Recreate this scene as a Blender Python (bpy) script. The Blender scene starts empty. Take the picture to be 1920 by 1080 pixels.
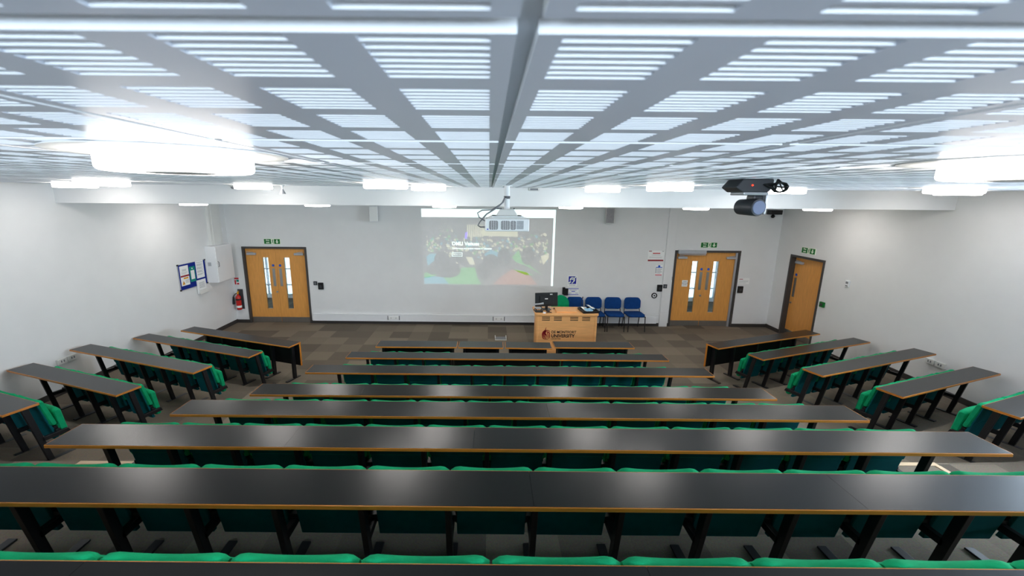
import bpy, bmesh, math, random
from mathutils import Vector, Matrix
random.seed(7)
PI = math.pi
S = bpy.context.scene
C = S.collection

# ------------------------------------------------------------------ materials
def lin(c):
    f = lambda v: v/12.92 if v <= .04045 else ((v+.055)/1.055)**2.4
    return tuple(f(v/255.) for v in c)

def mat(name, rgb, rough=.6, spec=.5, metal=0., var=0., vscale=8., bump=0., bscale=60., stretch=(1,1,1), emit=None, estr=0., coat=0.):
    m = bpy.data.materials.new(name); m.use_nodes = True
    nt = m.node_tree; b = nt.nodes['Principled BSDF']
    col = lin(rgb)
    b.inputs['Base Color'].default_value = (*col, 1)
    b.inputs['Roughness'].default_value = rough
    b.inputs['Specular IOR Level'].default_value = spec
    b.inputs['Metallic'].default_value = metal
    b.inputs['Coat Weight'].default_value = coat
    if emit is not None:
        b.inputs['Emission Color'].default_value = (*lin(emit), 1)
        b.inputs['Emission Strength'].default_value = estr
    if var or bump:
        tc = nt.nodes.new('ShaderNodeTexCoord'); mp = nt.nodes.new('ShaderNodeMapping')
        mp.inputs['Scale'].default_value = stretch
        nt.links.new(tc.outputs['Object'], mp.inputs['Vector'])
    if var:
        n = nt.nodes.new('ShaderNodeTexNoise'); n.inputs['Scale'].default_value = vscale; n.inputs['Detail'].default_value = 4
        nt.links.new(mp.outputs['Vector'], n.inputs['Vector'])
        r = nt.nodes.new('ShaderNodeValToRGB')
        r.color_ramp.elements[0].position = .3; r.color_ramp.elements[1].position = .7
        r.color_ramp.elements[0].color = (*[max(0, v*(1-var)) for v in col], 1)
        r.color_ramp.elements[1].color = (*[min(1, v*(1+var)) for v in col], 1)
        nt.links.new(n.outputs['Fac'], r.inputs['Fac']); nt.links.new(r.outputs['Color'], b.inputs['Base Color'])
    if bump:
        n2 = nt.nodes.new('ShaderNodeTexNoise'); n2.inputs['Scale'].default_value = bscale
        nt.links.new(mp.outputs['Vector'], n2.inputs['Vector'])
        bp = nt.nodes.new('ShaderNodeBump'); bp.inputs['Strength'].default_value = bump; bp.inputs['Distance'].default_value = .004
        nt.links.new(n2.outputs['Fac'], bp.inputs['Height']); nt.links.new(bp.outputs['Normal'], b.inputs['Normal'])
    return m

def carpet_mat():
    m = bpy.data.materials.new('carpet_tiles'); m.use_nodes = True
    nt = m.node_tree; b = nt.nodes['Principled BSDF']; b.inputs['Roughness'].default_value = .95; b.inputs['Specular IOR Level'].default_value = .1
    tc = nt.nodes.new('ShaderNodeTexCoord')
    sc = nt.nodes.new('ShaderNodeVectorMath'); sc.operation = 'SCALE'; sc.inputs['Scale'].default_value = 2.0
    fl = nt.nodes.new('ShaderNodeVectorMath'); fl.operation = 'FLOOR'
    wn = nt.nodes.new('ShaderNodeTexWhiteNoise'); wn.noise_dimensions = '2D'
    nt.links.new(tc.outputs['Object'], sc.inputs[0]); nt.links.new(sc.outputs['Vector'], fl.inputs[0]); nt.links.new(fl.outputs['Vector'], wn.inputs['Vector'])
    r = nt.nodes.new('ShaderNodeValToRGB')
    r.color_ramp.elements[0].color = (*lin((102, 93, 82)), 1); r.color_ramp.elements[1].color = (*lin((136, 124, 107)), 1)
    nt.links.new(wn.outputs['Value'], r.inputs['Fac'])
    n = nt.nodes.new('ShaderNodeTexNoise'); n.inputs['Scale'].default_value = 90; n.inputs['Detail'].default_value = 3
    nt.links.new(tc.outputs['Object'], n.inputs['Vector'])
    mx = nt.nodes.new('ShaderNodeMix'); mx.data_type = 'RGBA'; mx.blend_type = 'MULTIPLY'; mx.inputs['Factor'].default_value = .6
    nt.links.new(r.outputs['Color'], mx.inputs[6]); nt.links.new(n.outputs['Color'], mx.inputs[7])
    g = nt.nodes.new('ShaderNodeHueSaturation'); g.inputs['Value'].default_value = 1.35; g.inputs['Saturation'].default_value = .9
    nt.links.new(mx.outputs[2], g.inputs['Color']); nt.links.new(g.outputs['Color'], b.inputs['Base Color'])
    bp = nt.nodes.new('ShaderNodeBump'); bp.inputs['Strength'].default_value = .4; bp.inputs['Distance'].default_value = .004
    nt.links.new(n.outputs['Fac'], bp.inputs['Height']); nt.links.new(bp.outputs['Normal'], b.inputs['Normal'])
    return m

def glass_mat(name='clear_glass', tint=(.93, .955, .97, 1)):
    m = bpy.data.materials.new(name); m.use_nodes = True
    nt = m.node_tree; out = nt.nodes['Material Output']; nt.nodes.remove(nt.nodes['Principled BSDF'])
    t = nt.nodes.new('ShaderNodeBsdfTransparent'); t.inputs['Color'].default_value = tint
    g = nt.nodes.new('ShaderNodeBsdfGlossy'); g.inputs['Roughness'].default_value = .02
    f = nt.nodes.new('ShaderNodeFresnel'); f.inputs['IOR'].default_value = 1.45
    mx = nt.nodes.new('ShaderNodeMixShader')
    nt.links.new(f.outputs['Fac'], mx.inputs['Fac']); nt.links.new(t.outputs['BSDF'], mx.inputs[1]); nt.links.new(g.outputs['BSDF'], mx.inputs[2])
    nt.links.new(mx.outputs['Shader'], out.inputs['Surface'])
    return m

M = dict(
    wall=mat('white_wall_paint', (226, 226, 225), .85, .2, var=.015, vscale=3, bump=.05, bscale=200),
    soffit=mat('white_plaster', (226, 226, 225), .8, .2, var=.01, vscale=4),
    panel=mat('pale_blue_grey_ceiling_coating', (220, 226, 238), .34, .15, var=.015, vscale=5),
    slot=mat('white_slot_lining', (246, 248, 250), .7, .3, var=.01),
    void=mat('grey_ceiling_void', (212, 218, 226), .8, .3, var=.02),
    skirt=mat('dark_grey_skirting', (62, 58, 56), .5, .4, var=.05),
    frame=mat('dark_grey_door_frame', (70, 66, 64), .5, .4, var=.04, vscale=12, stretch=(1, 1, .2)),
    oak=mat('oak_veneer', (222, 156, 80), .38, .4, var=.10, vscale=7, stretch=(6, 6, .5)),
    beech=mat('beech_veneer', (240, 176, 112), .38, .4, var=.07, vscale=5, stretch=(.6, 3, 5)),
    edge=mat('orange_hardwood_edge', (196, 122, 42), .35, .5, var=.12, vscale=9, stretch=(.6, 3, 3)),
    nosing=mat('pale_timber_nosing', (214, 186, 150), .45, .4, var=.1, vscale=9, stretch=(.5, 3, 3)),
    lam=mat('dark_grey_laminate', (21, 21, 21), .27, .5, var=.10, vscale=60, bump=.06, bscale=350),
    blackp=mat('black_panel', (14, 14, 15), .55, .3, var=.1),
    steel=mat('black_painted_steel', (20, 20, 23), .4, .45, var=.05),
    green=mat('green_seat_fabric', (12, 150, 98), .9, .15, var=.10, vscale=14, bump=.25, bscale=260),
    teal=mat('shade_tinted_back_fabric', (4, 88, 94), .9, .15, var=.08, vscale=12, bump=.2, bscale=260),  # seat fabric with blue daylight tint and shade put into the colour
    blue=mat('blue_chair_fabric', (18, 62, 122), .9, .15, var=.10, vscale=16, bump=.25, bscale=260),
    lamp=mat('glowing_opal_acrylic', (255, 255, 255), .4, .5, var=.001, emit=(255, 249, 244), estr=5.2),
    lampf=mat('glowing_opal_acrylic_bright', (255, 255, 255), .4, .5, var=.001, emit=(255, 249, 244), estr=6.),
    ring=mat('white_lamp_ring', (244, 244, 242), .4, .5, var=.01),
    chrome=mat('brushed_steel', (176, 176, 174), .32, .5, metal=.9, var=.05, vscale=30, stretch=(1, 1, .1)),
    alu=mat('silver_painted_metal', (182, 184, 188), .35, .5, metal=.4, var=.03),
    white=mat('white_powder_coat', (232, 233, 234), .45, .4, var=.01),
    offwhite=mat('off_white_plastic', (222, 222, 218), .45, .4, var=.01),
    grey=mat('mid_grey_plastic', (120, 122, 126), .5, .4, var=.03),
    vent=mat('grey_vent_mesh', (150, 148, 150), .6, .3, var=.25, vscale=90),
    dgrey=mat('charcoal_plastic', (58, 60, 64), .38, .5, var=.03),
    black=mat('black_plastic', (16, 16, 18), .4, .5, var=.05),
    lens=mat('blue_grey_lens', (128, 138, 164), .2, .6, var=.05),
    red=mat('red_enamel', (196, 30, 24), .28, .6, var=.04),
    darkred=mat('dark_red_print', (150, 24, 34), .6, .3, var=.05),
    signred=mat('red_sign_print', (200, 40, 50), .6, .3, var=.03),
    sgreen=mat('green_sign_board', (8, 112, 44), .45, .4, var=.03),
    signwhite=mat('pale_photoluminescent_print', (238, 246, 226), .6, .3, var=.01),
    navy=mat('navy_board_felt', (20, 42, 132), .9, .15, var=.08, vscale=60),
    signblue=mat('blue_sign_print', (26, 30, 150), .5, .4, var=.04),
    discblue=mat('blue_door_disc', (24, 84, 190), .5, .4, var=.03),
    lilac=mat('lilac_print', (92, 96, 190), .6, .3, var=.03),
    paper=mat('white_paper', (240, 240, 238), .8, .2, var=.02),
    pgrey=mat('grey_print', (176, 178, 182), .8, .2, var=.1, vscale=40),
    tealp=mat('teal_print', (22, 136, 120), .7, .2, var=.04),
    amber=mat('amber_print', (226, 160, 40), .7, .2, var=.05),
    ptext=mat('dark_print', (40, 36, 38), .7, .2, var=.05),
    carpet=carpet_mat(), glass=glass_mat(), tinted=glass_mat('sky_dimming_glass', (.24, .27, .268, 1)),  # corridor glass given an added dark tint to dim the sky beyond
    skyb=mat('pale_blue_paper', (150, 196, 226), .7, .2, var=.1, vscale=20),
    redled=mat('red_indicator', (230, 40, 20), .4, .5, emit=(255, 40, 20), estr=1.5, var=.01),
)

# ------------------------------------------------------------------ mesh builder
class MB:
    def __init__(s): s.v = []; s.f = []; s.m = []
    def face(s, pts, m=0):
        i = len(s.v); s.v += [tuple(p) for p in pts]; s.f.append(tuple(range(i, i+len(pts)))); s.m.append(m)
    def box(s, x0, x1, y0, y1, z0, z1, m=0, T=None):
        p = [(x, y, z) for z in (z0, z1) for y in (y0, y1) for x in (x0, x1)]
        if T is not None: p = [tuple(T @ Vector(q)) for q in p]
        i = len(s.v); s.v += p
        for q in ((0, 2, 3, 1), (4, 5, 7, 6), (0, 1, 5, 4), (2, 6, 7, 3), (0, 4, 6, 2), (1, 3, 7, 5)):
            s.f.append(tuple(i+k for k in q)); s.m.append(m)
        return s
    def hexa(s, a, b, m=0):      # two matching quads a (4 pts) and b (4 pts)
        i = len(s.v); s.v += [tuple(p) for p in a] + [tuple(p) for p in b]
        s.f.append((i+3, i+2, i+1, i)); s.f.append((i+4, i+5, i+6, i+7)); s.m += [m, m]
        for k in range(4):
            j = (k+1) % 4; s.f.append((i+k, i+j, i+4+j, i+4+k)); s.m.append(m)
        return s
    def loft(s, rings, m=0, cap=True, closed=True):
        i = len(s.v); n = len(rings[0])
        for r in rings: s.v += [tuple(p) for p in r]
        for a in range(len(rings)-1):
            for k in range(n if closed else n-1):
                j = (k+1) % n
                s.f.append((i+a*n+k, i+a*n+j, i+(a+1)*n+j, i+(a+1)*n+k)); s.m.append(m)
        if cap:
            s.f.append(tuple(i+k for k in range(n-1, -1, -1))); s.m.append(m)
            e = i+(len(rings)-1)*n; s.f.append(tuple(e+k for k in range(n))); s.m.append(m)
        return s
    def tube(s, path, r, n=10, m=0):
        P = [Vector(p) for p in path]; rings = []; up = None
        for k, p in enumerate(P):
            t = (P[min(k+1, len(P)-1)]-P[max(k-1, 0)]).normalized()
            if up is None:
                up = Vector((0, 0, 1)) if abs(t.z) < .9 else Vector((1, 0, 0))
            a = t.cross(up).normalized(); b = a.cross(t).normalized(); up = b
            rr = r[k] if isinstance(r, (list, tuple)) else r
            rings.append([p+rr*(math.cos(2*PI*q/n)*a+math.sin(2*PI*q/n)*b) for q in range(n)])
        return s.loft(rings, m)
    def lathe(s, prof, n=32, c=(0, 0, 0), m=0, axis='z', cap=True):
        rings = []
        for r, h in prof:
            ring = []
            for q in range(n):
                a = 2*PI*q/n; x, y = r*math.cos(a), r*math.sin(a)
                p = (x, y, h) if axis == 'z' else ((x, h, y) if axis == 'y' else (h, x, y))
                ring.append((c[0]+p[0], c[1]+p[1], c[2]+p[2]))
            rings.append(ring)
        return s.loft(rings, m, cap)
    def prism(s, poly, h0, h1, axis='y', m=0):   # poly of 2D points: axis y -> (x,z); x -> (y,z); z -> (x,y)
        def P(a, b, h): return (a, h, b) if axis == 'y' else ((h, a, b) if axis == 'x' else (a, b, h))
        return s.loft([[P(a, b, h0) for a, b in poly], [P(a, b, h1) for a, b in poly]], m)
    def build(s, name, mats, parent=None, loc=None, rotz=0, bevel=0, seg=2, smooth=False):
        me = bpy.data.meshes.new(name)
        me.from_pydata(s.v, [], s.f); me.polygons.foreach_set('material_index', s.m)
        for q in (mats if isinstance(mats, (list, tuple)) else [mats]): me.materials.append(q)
        bm = bmesh.new(); bm.from_mesh(me)
        if len(s.v) < 60000:
            bmesh.ops.remove_doubles(bm, verts=bm.verts, dist=1e-5)
            bmesh.ops.recalc_face_normals(bm, faces=bm.faces)
        if bevel:
            bmesh.ops.bevel(bm, geom=[e for e in bm.edges if len(e.link_faces) == 2 and e.calc_face_angle(0) > .5], offset=bevel, segments=seg, affect='EDGES', profile=.5)
        bm.to_mesh(me); bm.free()
        if smooth:
            me.polygons.foreach_set('use_smooth', [True]*len(me.polygons))
            try: me.set_sharp_from_angle(angle=.7)
            except Exception: pass
        o = bpy.data.objects.new(name, me); C.objects.link(o)
        if parent: o.parent = parent
        if loc is not None: o.location = loc
        o.rotation_euler.z = rotz
        return o

def tag(o, label, cat, group=None, kind=None):
    o['label'] = label; o['category'] = cat
    if group: o['group'] = group
    if kind: o['kind'] = kind
    return o
def thing(name, label, cat, loc=(0, 0, 0), rotz=0, group=None, kind=None):
    o = bpy.data.objects.new(name, None); C.objects.link(o); o.empty_display_size = .1
    o.location = loc; o.rotation_euler.z = rotz
    return tag(o, label, cat, group, kind)
def struct(o, label, cat): return tag(o, label, cat, None, 'structure')
def dup(root, loc, rotz=0, label=None, group=None):
    r = root.copy(); C.objects.link(r); r.location = loc; r.rotation_euler.z = rotz
    if label: r['label'] = label
    if group: r['group'] = group
    for ch in list(root.children):
        c = ch.copy(); C.objects.link(c); c.parent = r
        for g in list(ch.children):
            d = g.copy(); C.objects.link(d); d.parent = c
    return r
def text(name, body, size, m, parent, loc, rot=(PI/2, 0, 0), bold=0., align='CENTER', sx=1.):
    cu = bpy.data.curves.new(name, 'FONT'); cu.body = body; cu.size = size; cu.extrude = .0006; cu.offset = bold
    cu.align_x = align; cu.align_y = 'CENTER'; cu.materials.append(m)
    tmp = bpy.data.objects.new(name, cu); C.objects.link(tmp)
    dg = bpy.context.evaluated_depsgraph_get()
    me = bpy.data.meshes.new_from_object(tmp.evaluated_get(dg)); me.name = name
    bpy.data.objects.remove(tmp); bpy.data.curves.remove(cu)
    o = bpy.data.objects.new(name, me); C.objects.link(o); o.parent = parent; o.location = loc; o.rotation_euler = rot; o.scale.x = sx
    return o
ORD = 'zeroth first second third fourth fifth sixth seventh eighth ninth tenth eleventh twelfth thirteenth fourteenth fifteenth'.split()

# ------------------------------------------------------------------ room shell
XL, XR, YF, YB, ZC, ZS = -7.03, 7.8, 11.2, -2.4, 3.65, 3.35
TIERS = [
    (.25, [(XL, 7.62), (-4.15, 6.68), (-2.6, 6.78), (3.3, 6.85), (4.9, 6.77), (XR, 7.78)]),
    (.485, [(XL, 5.55), (-4.75, 4.8), (-3.6, 4.9), (-3.6, 5.5), (4.3, 5.6), (4.35, 4.95), (5.5, 4.95), (XR, 5.72)]),
    (.72, [(XL, 4.55), (-5.1, 3.9), (-3.7, 3.95), (-3.7, 4.38), (4.4, 4.45), (4.4, 4.0), (5.8, 4.05), (XR, 4.72)]),
    (.955, [(XL, 3.7), (-5.1, 3.05), (-3.95, 3.05), (-3.95, 3.58), (4.45, 3.68), (4.45, 3.1), (5.8, 3.15), (XR, 3.85)]),
    (1.19, [(XL, 2.62), (XR, 2.72)]), (1.425, [(XL, 1.76), (XR, 1.84)]), (1.66, [(XL, .9), (XR, .95)])]
b = MB()
b.face([(XL, YB, 0), (XR, YB, 0), (XR, 11.6, 0), (XL, 11.6, 0)]); b.face([(XR, 9.4, 0), (XR+.3, 9.4, 0), (XR+.3, 10.8, 0), (XR, 10.8, 0)])
b.face([(XL-2.5, 11.6, 0), (XR+2.5, 11.6, 0), (XR+2.5, 14.2, 0), (XL-2.5, 14.2, 0)])
zp = 0
for z, pl in TIERS:
    for (x0, y0), (x1, y1) in zip(pl, pl[1:]):
        b.face([(x0, y0, zp-.3), (x1, y1, zp-.3), (x1, y1, z), (x0, y0, z)])
    b.face([(x, y, z) for x, y in pl] + [(XR, YB, z), (XL, YB, z)])
    zp = z
for x0, x1, y1 in ((-3.98, -3.06, 3.29), (3.6, 4.3, 3.36)):       # aisle half steps
    b.box(x0, x1, 2.6, y1, .9, 1.07)
struct(b.build('floor', M['carpet']), 'brown carpet tile floor rising in shallow tiers towards the back', 'floor')

b = MB()
for x0, x1, y, z in ((-3.95, -3.06, 3.58, .955), (3.6, 4.45, 3.675, .955), (-3.98, -3.06, 3.29, 1.07), (3.6, 4.3, 3.36, 1.07)):
    b.box(x0, x1, y-.045, y+.006, z-.02, z+.006)
for x0, x1, y0, y1, z in ((-3.956, -3.91, 3.3, 3.535, .955), (4.405, 4.456, 3.37, 3.63, .955)):
    b.box(x0, x1, y0, y1, z-.02, z+.006)
struct(b.build('trim_1', M['nosing'], bevel=.003), 'pale timber nosings on the aisle steps beside the sixth desk row', 'step nosing')

# front wall with two double door openings
D1, D2, DH = (-6.66, -4.95), (5.06, 6.80), 2.10
b = MB(); zt = ZC+.4
for x0, x1 in ((XL-.2, D1[0]), (D1[1], D2[0]), (D2[1], XR+.2)): b.box(x0, x1, YF, YF+.22, -.1, zt)
for x0, x1 in (D1, D2): b.box(x0, x1, YF, YF+.22, DH, zt)
struct(b.build('wall_front', M['wall']), 'white front wall holding both double doors and the projected picture', 'wall')
D3 = (9.57, 10.66)
b = MB()
WIN = (.4, 5.4, 2.2, 3.5)
for y0, y1 in ((YB-.2, WIN[0]), (WIN[1], D3[0]), (D3[1], YF+.2)): b.box(XR, XR+.22, y0, y1, -.1, zt)
b.box(XR, XR+.22, D3[0], D3[1], 2.10, zt)
b.box(XR, XR+.22, WIN[0], WIN[1], -.1, WIN[2]); b.box(XR, XR+.22, WIN[0], WIN[1], WIN[3], zt)
b.box(XR+.2, XR+.5, D3[0]-.2, D3[1]+.2, -.1, 2.4)
struct(b.build('wall_right', M['wall']), 'white side wall with the single exit door and a rear window', 'wall')
struct(MB().box(XL-.22, XL, YB-.2, YF+.2, -.1, zt).build('wall_left', M['wall']), 'white side wall carrying the navy notice board', 'wall')
b = MB(); BW = [(-4.6, -1.2), (-.2, 3.2)]; BZ = (2.75, 3.4)
b.box(XL-.2, BW[0][0], YB-.22, YB, -.1, zt); b.box(BW[0][1], BW[1][0], YB-.22, YB, -.1, zt); b.box(BW[1][1], XR+.2, YB-.22, YB, -.1, zt)
for q in BW: b.box(q[0], q[1], YB-.22, YB, -.1, BZ[0]); b.box(q[0], q[1], YB-.22, YB, BZ[1], zt)
struct(b.build('wall_back', M['wall']), 'white wall behind the top row', 'wall')
for k, q in enumerate(BW):
    b = MB()
    for i in range(4): xx = q[0]+.03+(q[1]-q[0]-.06)*i/3; b.box(xx-.03, xx+.03, YB-.13, YB-.06, *BZ)
    b.box(q[0], q[1], YB-.13, YB-.06, BZ[0], BZ[0]+.05); b.box(q[0], q[1], YB-.13, YB-.06, BZ[1]-.05, BZ[1])
    wr = struct(b.build('window_%d' % (3+k), M['white']), 'white framed window in the back wall, nearer the %s' % ('notice board wall', 'side door wall')[k], 'window')
    MB().box(q[0], q[1], YB-.10, YB-.09, *BZ).build('pane', M['glass'], wr)
# window in the right wall behind the camera
b = MB()
for y in (WIN[0]+.03, 1.7, 2.95, 4.15, WIN[1]-.03): b.box(XR+.06, XR+.13, y-.03, y+.03, WIN[2], WIN[3])
b.box(XR+.06, XR+.13, WIN[0], WIN[1], WIN[2], WIN[2]+.05); b.box(XR+.06, XR+.13, WIN[0], WIN[1], WIN[3]-.05, WIN[3])
wroot = struct(b.build('window_1', M['white']), 'white framed high level window in the side wall', 'window')
MB().box(XR+.09, XR+.10, WIN[0], WIN[1], WIN[2], WIN[3]).build('pane', M['glass'], wroot)

# bulkhead and lower front soffit
b = MB(); b.hexa([(XL, 6.87, ZS), (XR, 7.1, ZS), (XR, YF, ZS), (XL, YF, ZS)], [(XL, 6.87, zt), (XR, 7.1, zt), (XR, YF, zt), (XL, YF, zt)])
struct(b.build('ceiling_1', M['soffit']), 'white bulkhead and lowered plaster ceiling over the front of the hall', 'ceiling')

# slotted acoustic ceiling
b = MB(); PX0, PY0, P = .035, .415, .80
b.box(XL-.2, XR+.2, YB-.2, 7.2, ZC+.0145, ZC+.3, 2)
g, gy, dep = .010, .018, .012
def panel(x0, y0, x1, y1, slots):
    X0, X1, Y0, Y1 = x0+g, x1-g, y0+gy, y1-gy
    z = ZC
    # vertical edges, white lipped
    for q in (((X0, Y0), (X1, Y0)), ((X1, Y0), (X1, Y1)), ((X1, Y1), (X0, Y1)), ((X0, Y1), (X0, Y0))):
        (a, c), (d, e) = q; b.face([(a, c, z), (d, e, z), (d, e, z+.014), (a, c, z+.014)], 1)
    if not slots:
        b.face([(X0, Y0, z), (X0, Y1, z), (X1, Y1, z), (X1, Y0, z)], 0); return
    b.face([(X0, Y0, z+.013), (X1, Y0, z+.013), (X1, Y1, z+.013), (X0, Y1, z+.013)], 1)
    xs = [(x0+.1+.2*i-.065, x0+.1+.2*i+.065) for i in range(4)]
    ys = [(y0+.1+.2*i-.075, y0+.1+.2*i+.075) for i in range(4)]
    def quad(a, c, d, e): b.face([(a, d, z), (a, e, z), (c, e, z), (c, d, z)], 0)
    px = X0
    for a, c in xs:
        quad(px, a, Y0, Y1); px = c
        py = Y0
        for d, e in ys:
            quad(a, c, py, d); w = (e-d)/7
            for k in range(7):
                s0 = d+w*k; s1 = s0+w*.66
                b.face([(a, s1, z), (c, s1, z), (c, s1, z+dep), (a, s1, z+dep)], 1)
                b.face([(a, s0, z), (c, s0, z), (c, s0, z+dep), (a, s0, z+dep)], 1)
                b.face([(a, s0, z), (a, s1, z), (a, s1, z+dep), (a, s0, z+dep)], 0)
                b.face([(c, s0, z), (c, s1, z), (c, s1, z+dep), (c, s0, z+dep)], 0)
                quad(a, c, s1, s0+w)
            py = e
        quad(a, c, py, Y1)
    quad(px, X1, Y0, Y1)
for i in range(-9, 10):
    for j in range(-4, 8):
        x0, y0 = PX0+P*i, PY0+P*j
        x1, y1 = min(x0+P, XR), min(y0+P, 6.86); x0 = max(x0, XL); y0 = max(y0, YB)
        if x1-x0 < .05 or y1-y0 < .05: continue
        panel(x0, y0, x1, y1, (x1-x0 > .79 and y1-y0 > .79))
struct(b.build('ceiling', [M['panel'], M['slot'], M['void']]), 'blue grey slotted acoustic panel ceiling over the seating', 'ceiling')

# skirting
b = MB()
for x0, x1 in ((XL, D1[0]), (D1[1], D2[0]), (D2[1], XR)): b.box(x0, x1, YF-.018, YF, 0, .09)
struct(b.build('baseboard_front', M['skirt'], bevel=.003), 'dark grey skirting along the front wall', 'skirting')
for nm, xa, xb in (('baseboard_left', XL, XL+.018), ('baseboard_right', XR-.018, XR)):
    b = MB()
    ys = [(YF, 0)]
    segs = [(TIERS[0][1][0][1] if xa < 0 else TIERS[0][1][-1][1], YF, 0)]
    for k, (z, pl) in enumerate(TIERS):
        hi = pl[0][1] if xa < 0 else pl[-1][1]
        lo = (TIERS[k+1][1][0][1] if xa < 0 else TIERS[k+1][1][-1][1]) if k+1 < len(TIERS) else YB
        segs.append((lo, hi, z))
    for lo, hi, z in segs:
        if xa > 0 and z == 0: b.box(xa, xb, lo, D3[0], 0, .1); b.box(xa, xb, D3[1], hi, 0, .1)
        else: b.box(xa, xb, lo, hi, z, z+.1)
    struct(b.build(nm, M['skirt'], bevel=.003), 'dark grey skirting stepping down the %s wall' % ('notice board' if xa < 0 else 'side door'), 'skirting')

# boxed column beside the right double door, vertical duct above cabinet, dado panel lines
b = MB(); b.box(4.775, 5.0, YF-.05, YF, .0, ZS)
b.box(4.30, 4.775, YF-.02, YF, .31, .34); b.box(4.76, 4.775, YF-.02, YF, .31, 1.05); b.box(4.8, 4.98, YF-.058, YF-.05, .42, .44)
struct(b.build('trim_2', M['wall'], bevel=.004), 'white boxed in column beside the double door by the chairs', 'boxing')
b = MB(); b.box(XL, XL+.07, 10.44, 10.9, 2.24, ZS); b.box(XL+.07, XL+.09, 10.52, 10.82, 2.24, ZS)
struct(b.build('trim_3', M['offwhite'], bevel=.006), 'white cable duct rising from the wall cabinet', 'cable duct')

# corridor behind the doors
b = MB()
for x0, x1 in ((XL-2.5, XL-2.4), (-2.6, -2.5), (2.5, 2.6), (XR+2.4, XR+2.5)): b.box(x0, x1, 11.42, 14.2, 0, 3)
b.box(XL-2.5, XR+2.5, 11.42, 14.3, 2.9, 3.0); b.box(XL-2.5, XR+2.5, 14.1, 14.25, 0, .12); b.box(XL-2.5, XR+2.5, 14.1, 14.25, 2.5, 3)
b.box(XL-2.5, XL-.2, 11.3, 11.42, 0, 3); b.box(XR+.2, XR+2.5, 11.3, 11.42, 0, 3)
struct(b.build('wall_corridor', M['wall']), 'pale corridor beyond the glazed double doors', 'corridor')
b = MB()
x = XL-2.5
while x < XR+2.5:
    b.box(x, x+.05, 14.12, 14.18, .12, 2.5); x += .62
b.box(XL-2.5, XR+2.5, 14.12, 14.18, .44, .48)
wroot = struct(b.build('window_2', M['alu']), 'grey mullioned corridor glazing seen through the doors', 'window')
MB().box(XL-2.5, XR+2.5, 14.14, 14.15, .12, 2.5).build('pane', M['tinted'], wroot)

# ------------------------------------------------------------------ doors
def leaf(root, x0, x1, meet, y, h=2.08, vision=True, closer_at_meet=False):
    """oak leaf between x0 and x1 (local), meeting stile on side `meet` (+1 right, -1 left)"""
    w = x1-x0; s = meet; xm = x1 if s > 0 else x0
    vx0, vx1 = sorted((xm-s*.21, xm-s*.365)); vz0, vz1 = .40, 1.84
    b = MB()
    if vision:
        b.box(x0, vx0, y, y+.045, .01, h); b.box(vx1, x1, y, y+.045, .01, h)
        b.box(vx0, vx1, y, y+.045, .01, vz0); b.box(vx0, vx1, y, y+.045, vz1, h)
        b.box(vx0, vx1, y+.005, y+.04, 1.515, 1.535, 1)
    else: b.box(x0, x1, y, y+.045, .01, h)
    lf = b.build('leaf', [M['oak'], M['alu']], root)
    if vision:
        MB().box(vx0, vx1, y+.018, y+.026, vz0, vz1).build('vision_pane', M['glass'], lf)
        b = MB(); t = .012
        for q in ((vx0-t, vx0, vz0-t, vz1+t), (vx1, vx1+t, vz0-t, vz1+t), (vx0, vx1, vz0-t, vz0), (vx0, vx1, vz1, vz1+t)): b.box(q[0], q[1], y-.008, y+.002, q[2], q[3])
        b.build('glazing_bead', M['oak'], lf)
    px0, px1 = sorted((xm-s*.055, xm-s*.13))
    MB().box(px0, px1, y-.004, y, 1.04, 1.54).build('push_plate', M['chrome'], lf)
    MB().lathe([(.034, y-.005), (.034, y)], 24, ((px0+px1)/2, 0, 1.62), axis='y').build('fire_door_disc', M['discblue'], lf)
    MB().box(x0+.005, x1-.005, y-.003, y, .01, .155).build('kick_plate', M['chrome'], lf)
    hx = x0 if s > 0 else x1
    if closer_at_meet: hx, s = (x1, -1) if s > 0 else (x0, 1)
    b = MB(); cx = hx+s*.17; b.box(cx-.125, cx+.125, y-.055, y, 1.91, 1.97); b.tube([(cx+s*.06, y-.03, 1.975), (cx+s*.0, y-.06, 1.985), (hx+s*.05, y-.05, 2.0)], .008)
    b.build('door_closer', M['alu'], lf, bevel=.005)
    return lf
def door_frame(root, x0, x1, h, y0, y1, stop):
    b = MB(); t = .055
    b.box(x0, x0+t, y0, y1, 0, h); b.box(x1-t, x1, y0, y1, 0, h); b.box(x0+t, x1-t, y0, y1, h-t, h)
    b.box(x0+t, x0+t+.012, stop+.05, y1, 0, h-t); b.box(x1-t-.012, x1-t, stop+.05, y1, 0, h-t)
    b.build('door_frame', M['frame'], root, bevel=.003)
def lockset(lf, x, y):
    MB().lathe([(.0, y-.03), (.02, y-.03), (.022, y-.008), (.028, y-.006), (.028, y)], 20, (x, 0, .88), axis='y', cap=False).build('lock_knob', M['chrome'], lf)
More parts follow.
